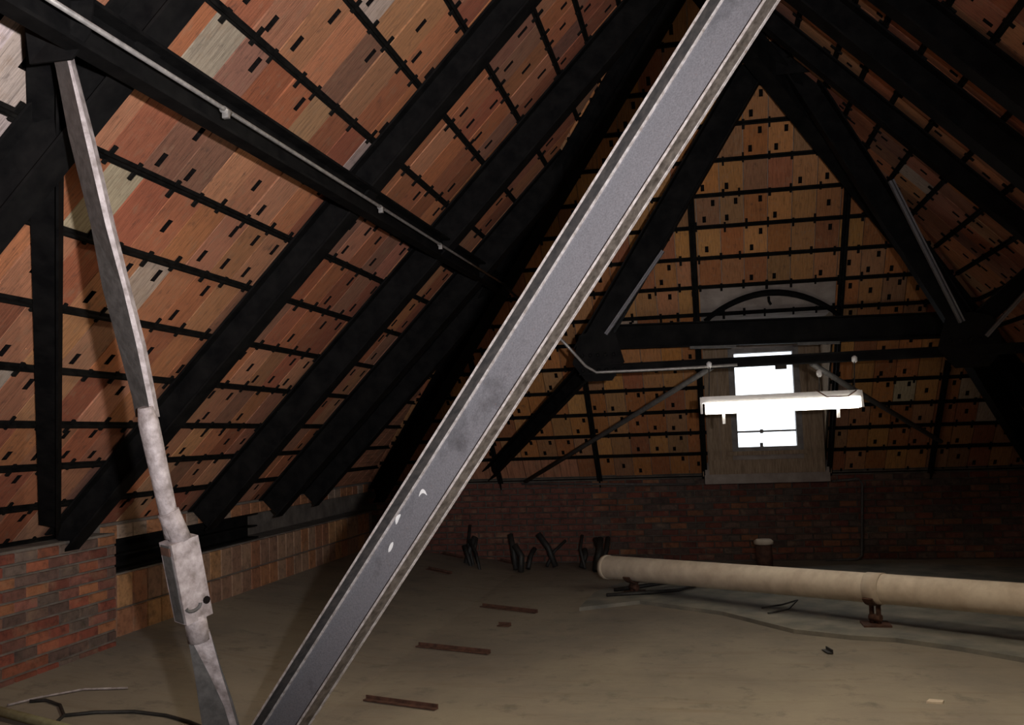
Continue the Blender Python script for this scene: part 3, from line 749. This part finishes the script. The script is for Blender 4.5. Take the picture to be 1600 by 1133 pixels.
# cable loop by the far stand
zf = FLOOR_Z+.05
rod('cable', [on_z(948, 930, zf), on_z(1000, 927, zf), on_z(1060, 922, zf+.02), on_z(1088, 914, zf+.02), on_z(1050, 909, zf+.05), on_z(1010, 915, zf+.06), on_z(960, 922, zf)], .02, M_CABLE, 'black cable loop lying beneath the far end of the large pipe', 'cable')
rod('cable', [on_z(1190, 950, zf), on_z(1222, 945, zf+.02), on_z(1246, 938, zf+.03), on_z(1232, 952, zf), on_z(1200, 958, zf)], .008, M_CABLE, 'thin dark wire curl on the grey patch under the large pipe', 'cable')
# capped stub
sb = on_y(1195, 884, 11.9); st = empty('capped_stub', (sb.x, sb.y, FLOOR_Z)); tag(st, 'short capped stub standing by the end wall behind the large pipe', 'stub')
ht = on_y(1195, 850, 11.9).z
MB().tube([(sb.x, sb.y, FLOOR_Z), (sb.x, sb.y, ht)], .095, 14).build('stub_body', M_RUST, st, True)
MB().tube([(sb.x, sb.y, ht), (sb.x, sb.y, ht+.035), (sb.x, sb.y, ht+.055)], [.115, .115, .09], 14).build('stub_cap', M_PIPE, st, True)
# iron bars lying about
def lying(xa, ya, xb, yb, wd, lab, mat=M_RUST):
    a = on_z(xa, ya, FLOOR_Z+.005); b = on_z(xb, yb, FLOOR_Z+.005)
    a.z = max(a.z, fz(a.x)+.004); b.z = max(b.z, fz(b.x)+.004)
    d = (b-a).normalized(); s = d.cross(Vector((0,0,1))).normalized()
    mb = MB(); mb.prism(a, b, s, (0,0,1), -wd/2, wd/2, 0, .008); mb.prism(a, b, s, (0,0,1), -wd/2, -wd/2+.008, .008, .03)
    tag(mb.build('iron_bar', mat), lab, 'iron bar', 'iron bars on the floor')
lying(652, 1010, 764, 1022, .05, 'rusty iron bar on the floor, longest one right of the channel')
lying(570, 1094, 682, 1109, .04, 'rusty iron bar on the floor nearest the viewer, by the channel foot')
lying(752, 948, 838, 958, .05, 'rusty iron bar on the floor left of the far pipe stand')
lying(778, 978, 797, 979, .05, 'tiny iron scrap on the floor between the two longer bars')
lying(668, 904, 704, 907, .06, 'short dark bar on the floor close to the channel')
lying(690, 881, 724, 884, .06, 'dark bar on the floor behind the short one near the channel')
lying(780, 881, 812, 884, .06, 'dark bar on the floor before the shaded end wall')
lying(1530, 988, 1600, 979, .05, 'dark bar on the grey patch at the right edge', M_CABLE)
lying(1518, 1012, 1560, 1014, .05, 'dark scrap on the grey patch near the right edge', M_CABLE)
lying(1288, 1016, 1298, 1022, .04, 'small dark chip on the tan floor left of the pipe post stand', M_CABLE)
c = on_z(1460, 1098, FLOOR_Z); ch_ = MB(); ch_.poly([c+Vector((-.05,-.02,0)), c+Vector((.04,-.03,0)), c+Vector((.06,.02,0)), c+Vector((-.02,.04,0))], (0,0,.012))
tag(ch_.build('plaster_chip', M_PIPE), 'pale plaster chip on the floor at the lower right', 'debris')
# cables and pipe at the lower left
def fl_pt(x, y, dz=.012):
    p = on_z(x, y, FLOOR_Z+.15); 
    for _ in range(6): p = on_z(x, y, fz(p.x)+dz)
    return p
rod('cable', [fl_pt(100, 1118), fl_pt(150, 1113), fl_pt(210, 1112), fl_pt(260, 1118), fl_pt(296, 1128), fl_pt(330, 1142)], .011, M_CABLE, 'dark cable curving over the floor below the turnbuckle bar', 'cable')
rod('cable', [fl_pt(46, 1096), fl_pt(72, 1094), fl_pt(94, 1102), fl_pt(100, 1118), fl_pt(84, 1132)], .010, M_CABLE, 'dark cable hook lying at the lower left corner', 'cable')
rod('wire', [fl_pt(12, 1102), fl_pt(60, 1090), fl_pt(130, 1077), fl_pt(200, 1075)], .007, M_ROD, 'thin pale wire on the floor at the lower left', 'wire')
rod('floor_pipe', [fl_pt(-60, 1096, .04), fl_pt(105, 1139, .04), fl_pt(180, 1160, .04)], .028, M_STRAW, 'straw-coloured thin pipe crossing the lower left corner of the floor', 'pipe')
# dark heaps of scrap against the end wall on the left
def heap(px, py, w, h, lab, seed):
    rnd = random.Random(seed); b = on_y(px, py, 12.0); o = empty('scrap_heap', (b.x, b.y, FLOOR_Z)); tag(o, lab, 'scrap', 'scrap by the end wall')
    for i in range(5):
        p0 = Vector((b.x + rnd.uniform(-w, w), b.y + rnd.uniform(-.25,.25), FLOOR_Z+.02)); p1 = p0 + Vector((rnd.uniform(-w, w), rnd.uniform(.05,.35), rnd.uniform(.4, 1)*h))
        MB().tube([p0, p0.lerp(p1,.5)+Vector((rnd.uniform(-.05,.05),0,.03)), p1], rnd.uniform(.02,.05), 6).build('scrap_piece', M_CABLE, o, True)
heap(740, 868, .22, .55, 'dark scrap pieces by the end wall just right of the channel', 1)
heap(835, 868, .25, .45, 'dark scrap pieces by the end wall between channel and pipe', 2)
heap(925, 868, .18, .5, 'dark scrap pieces by the end wall at the pipe end', 3)
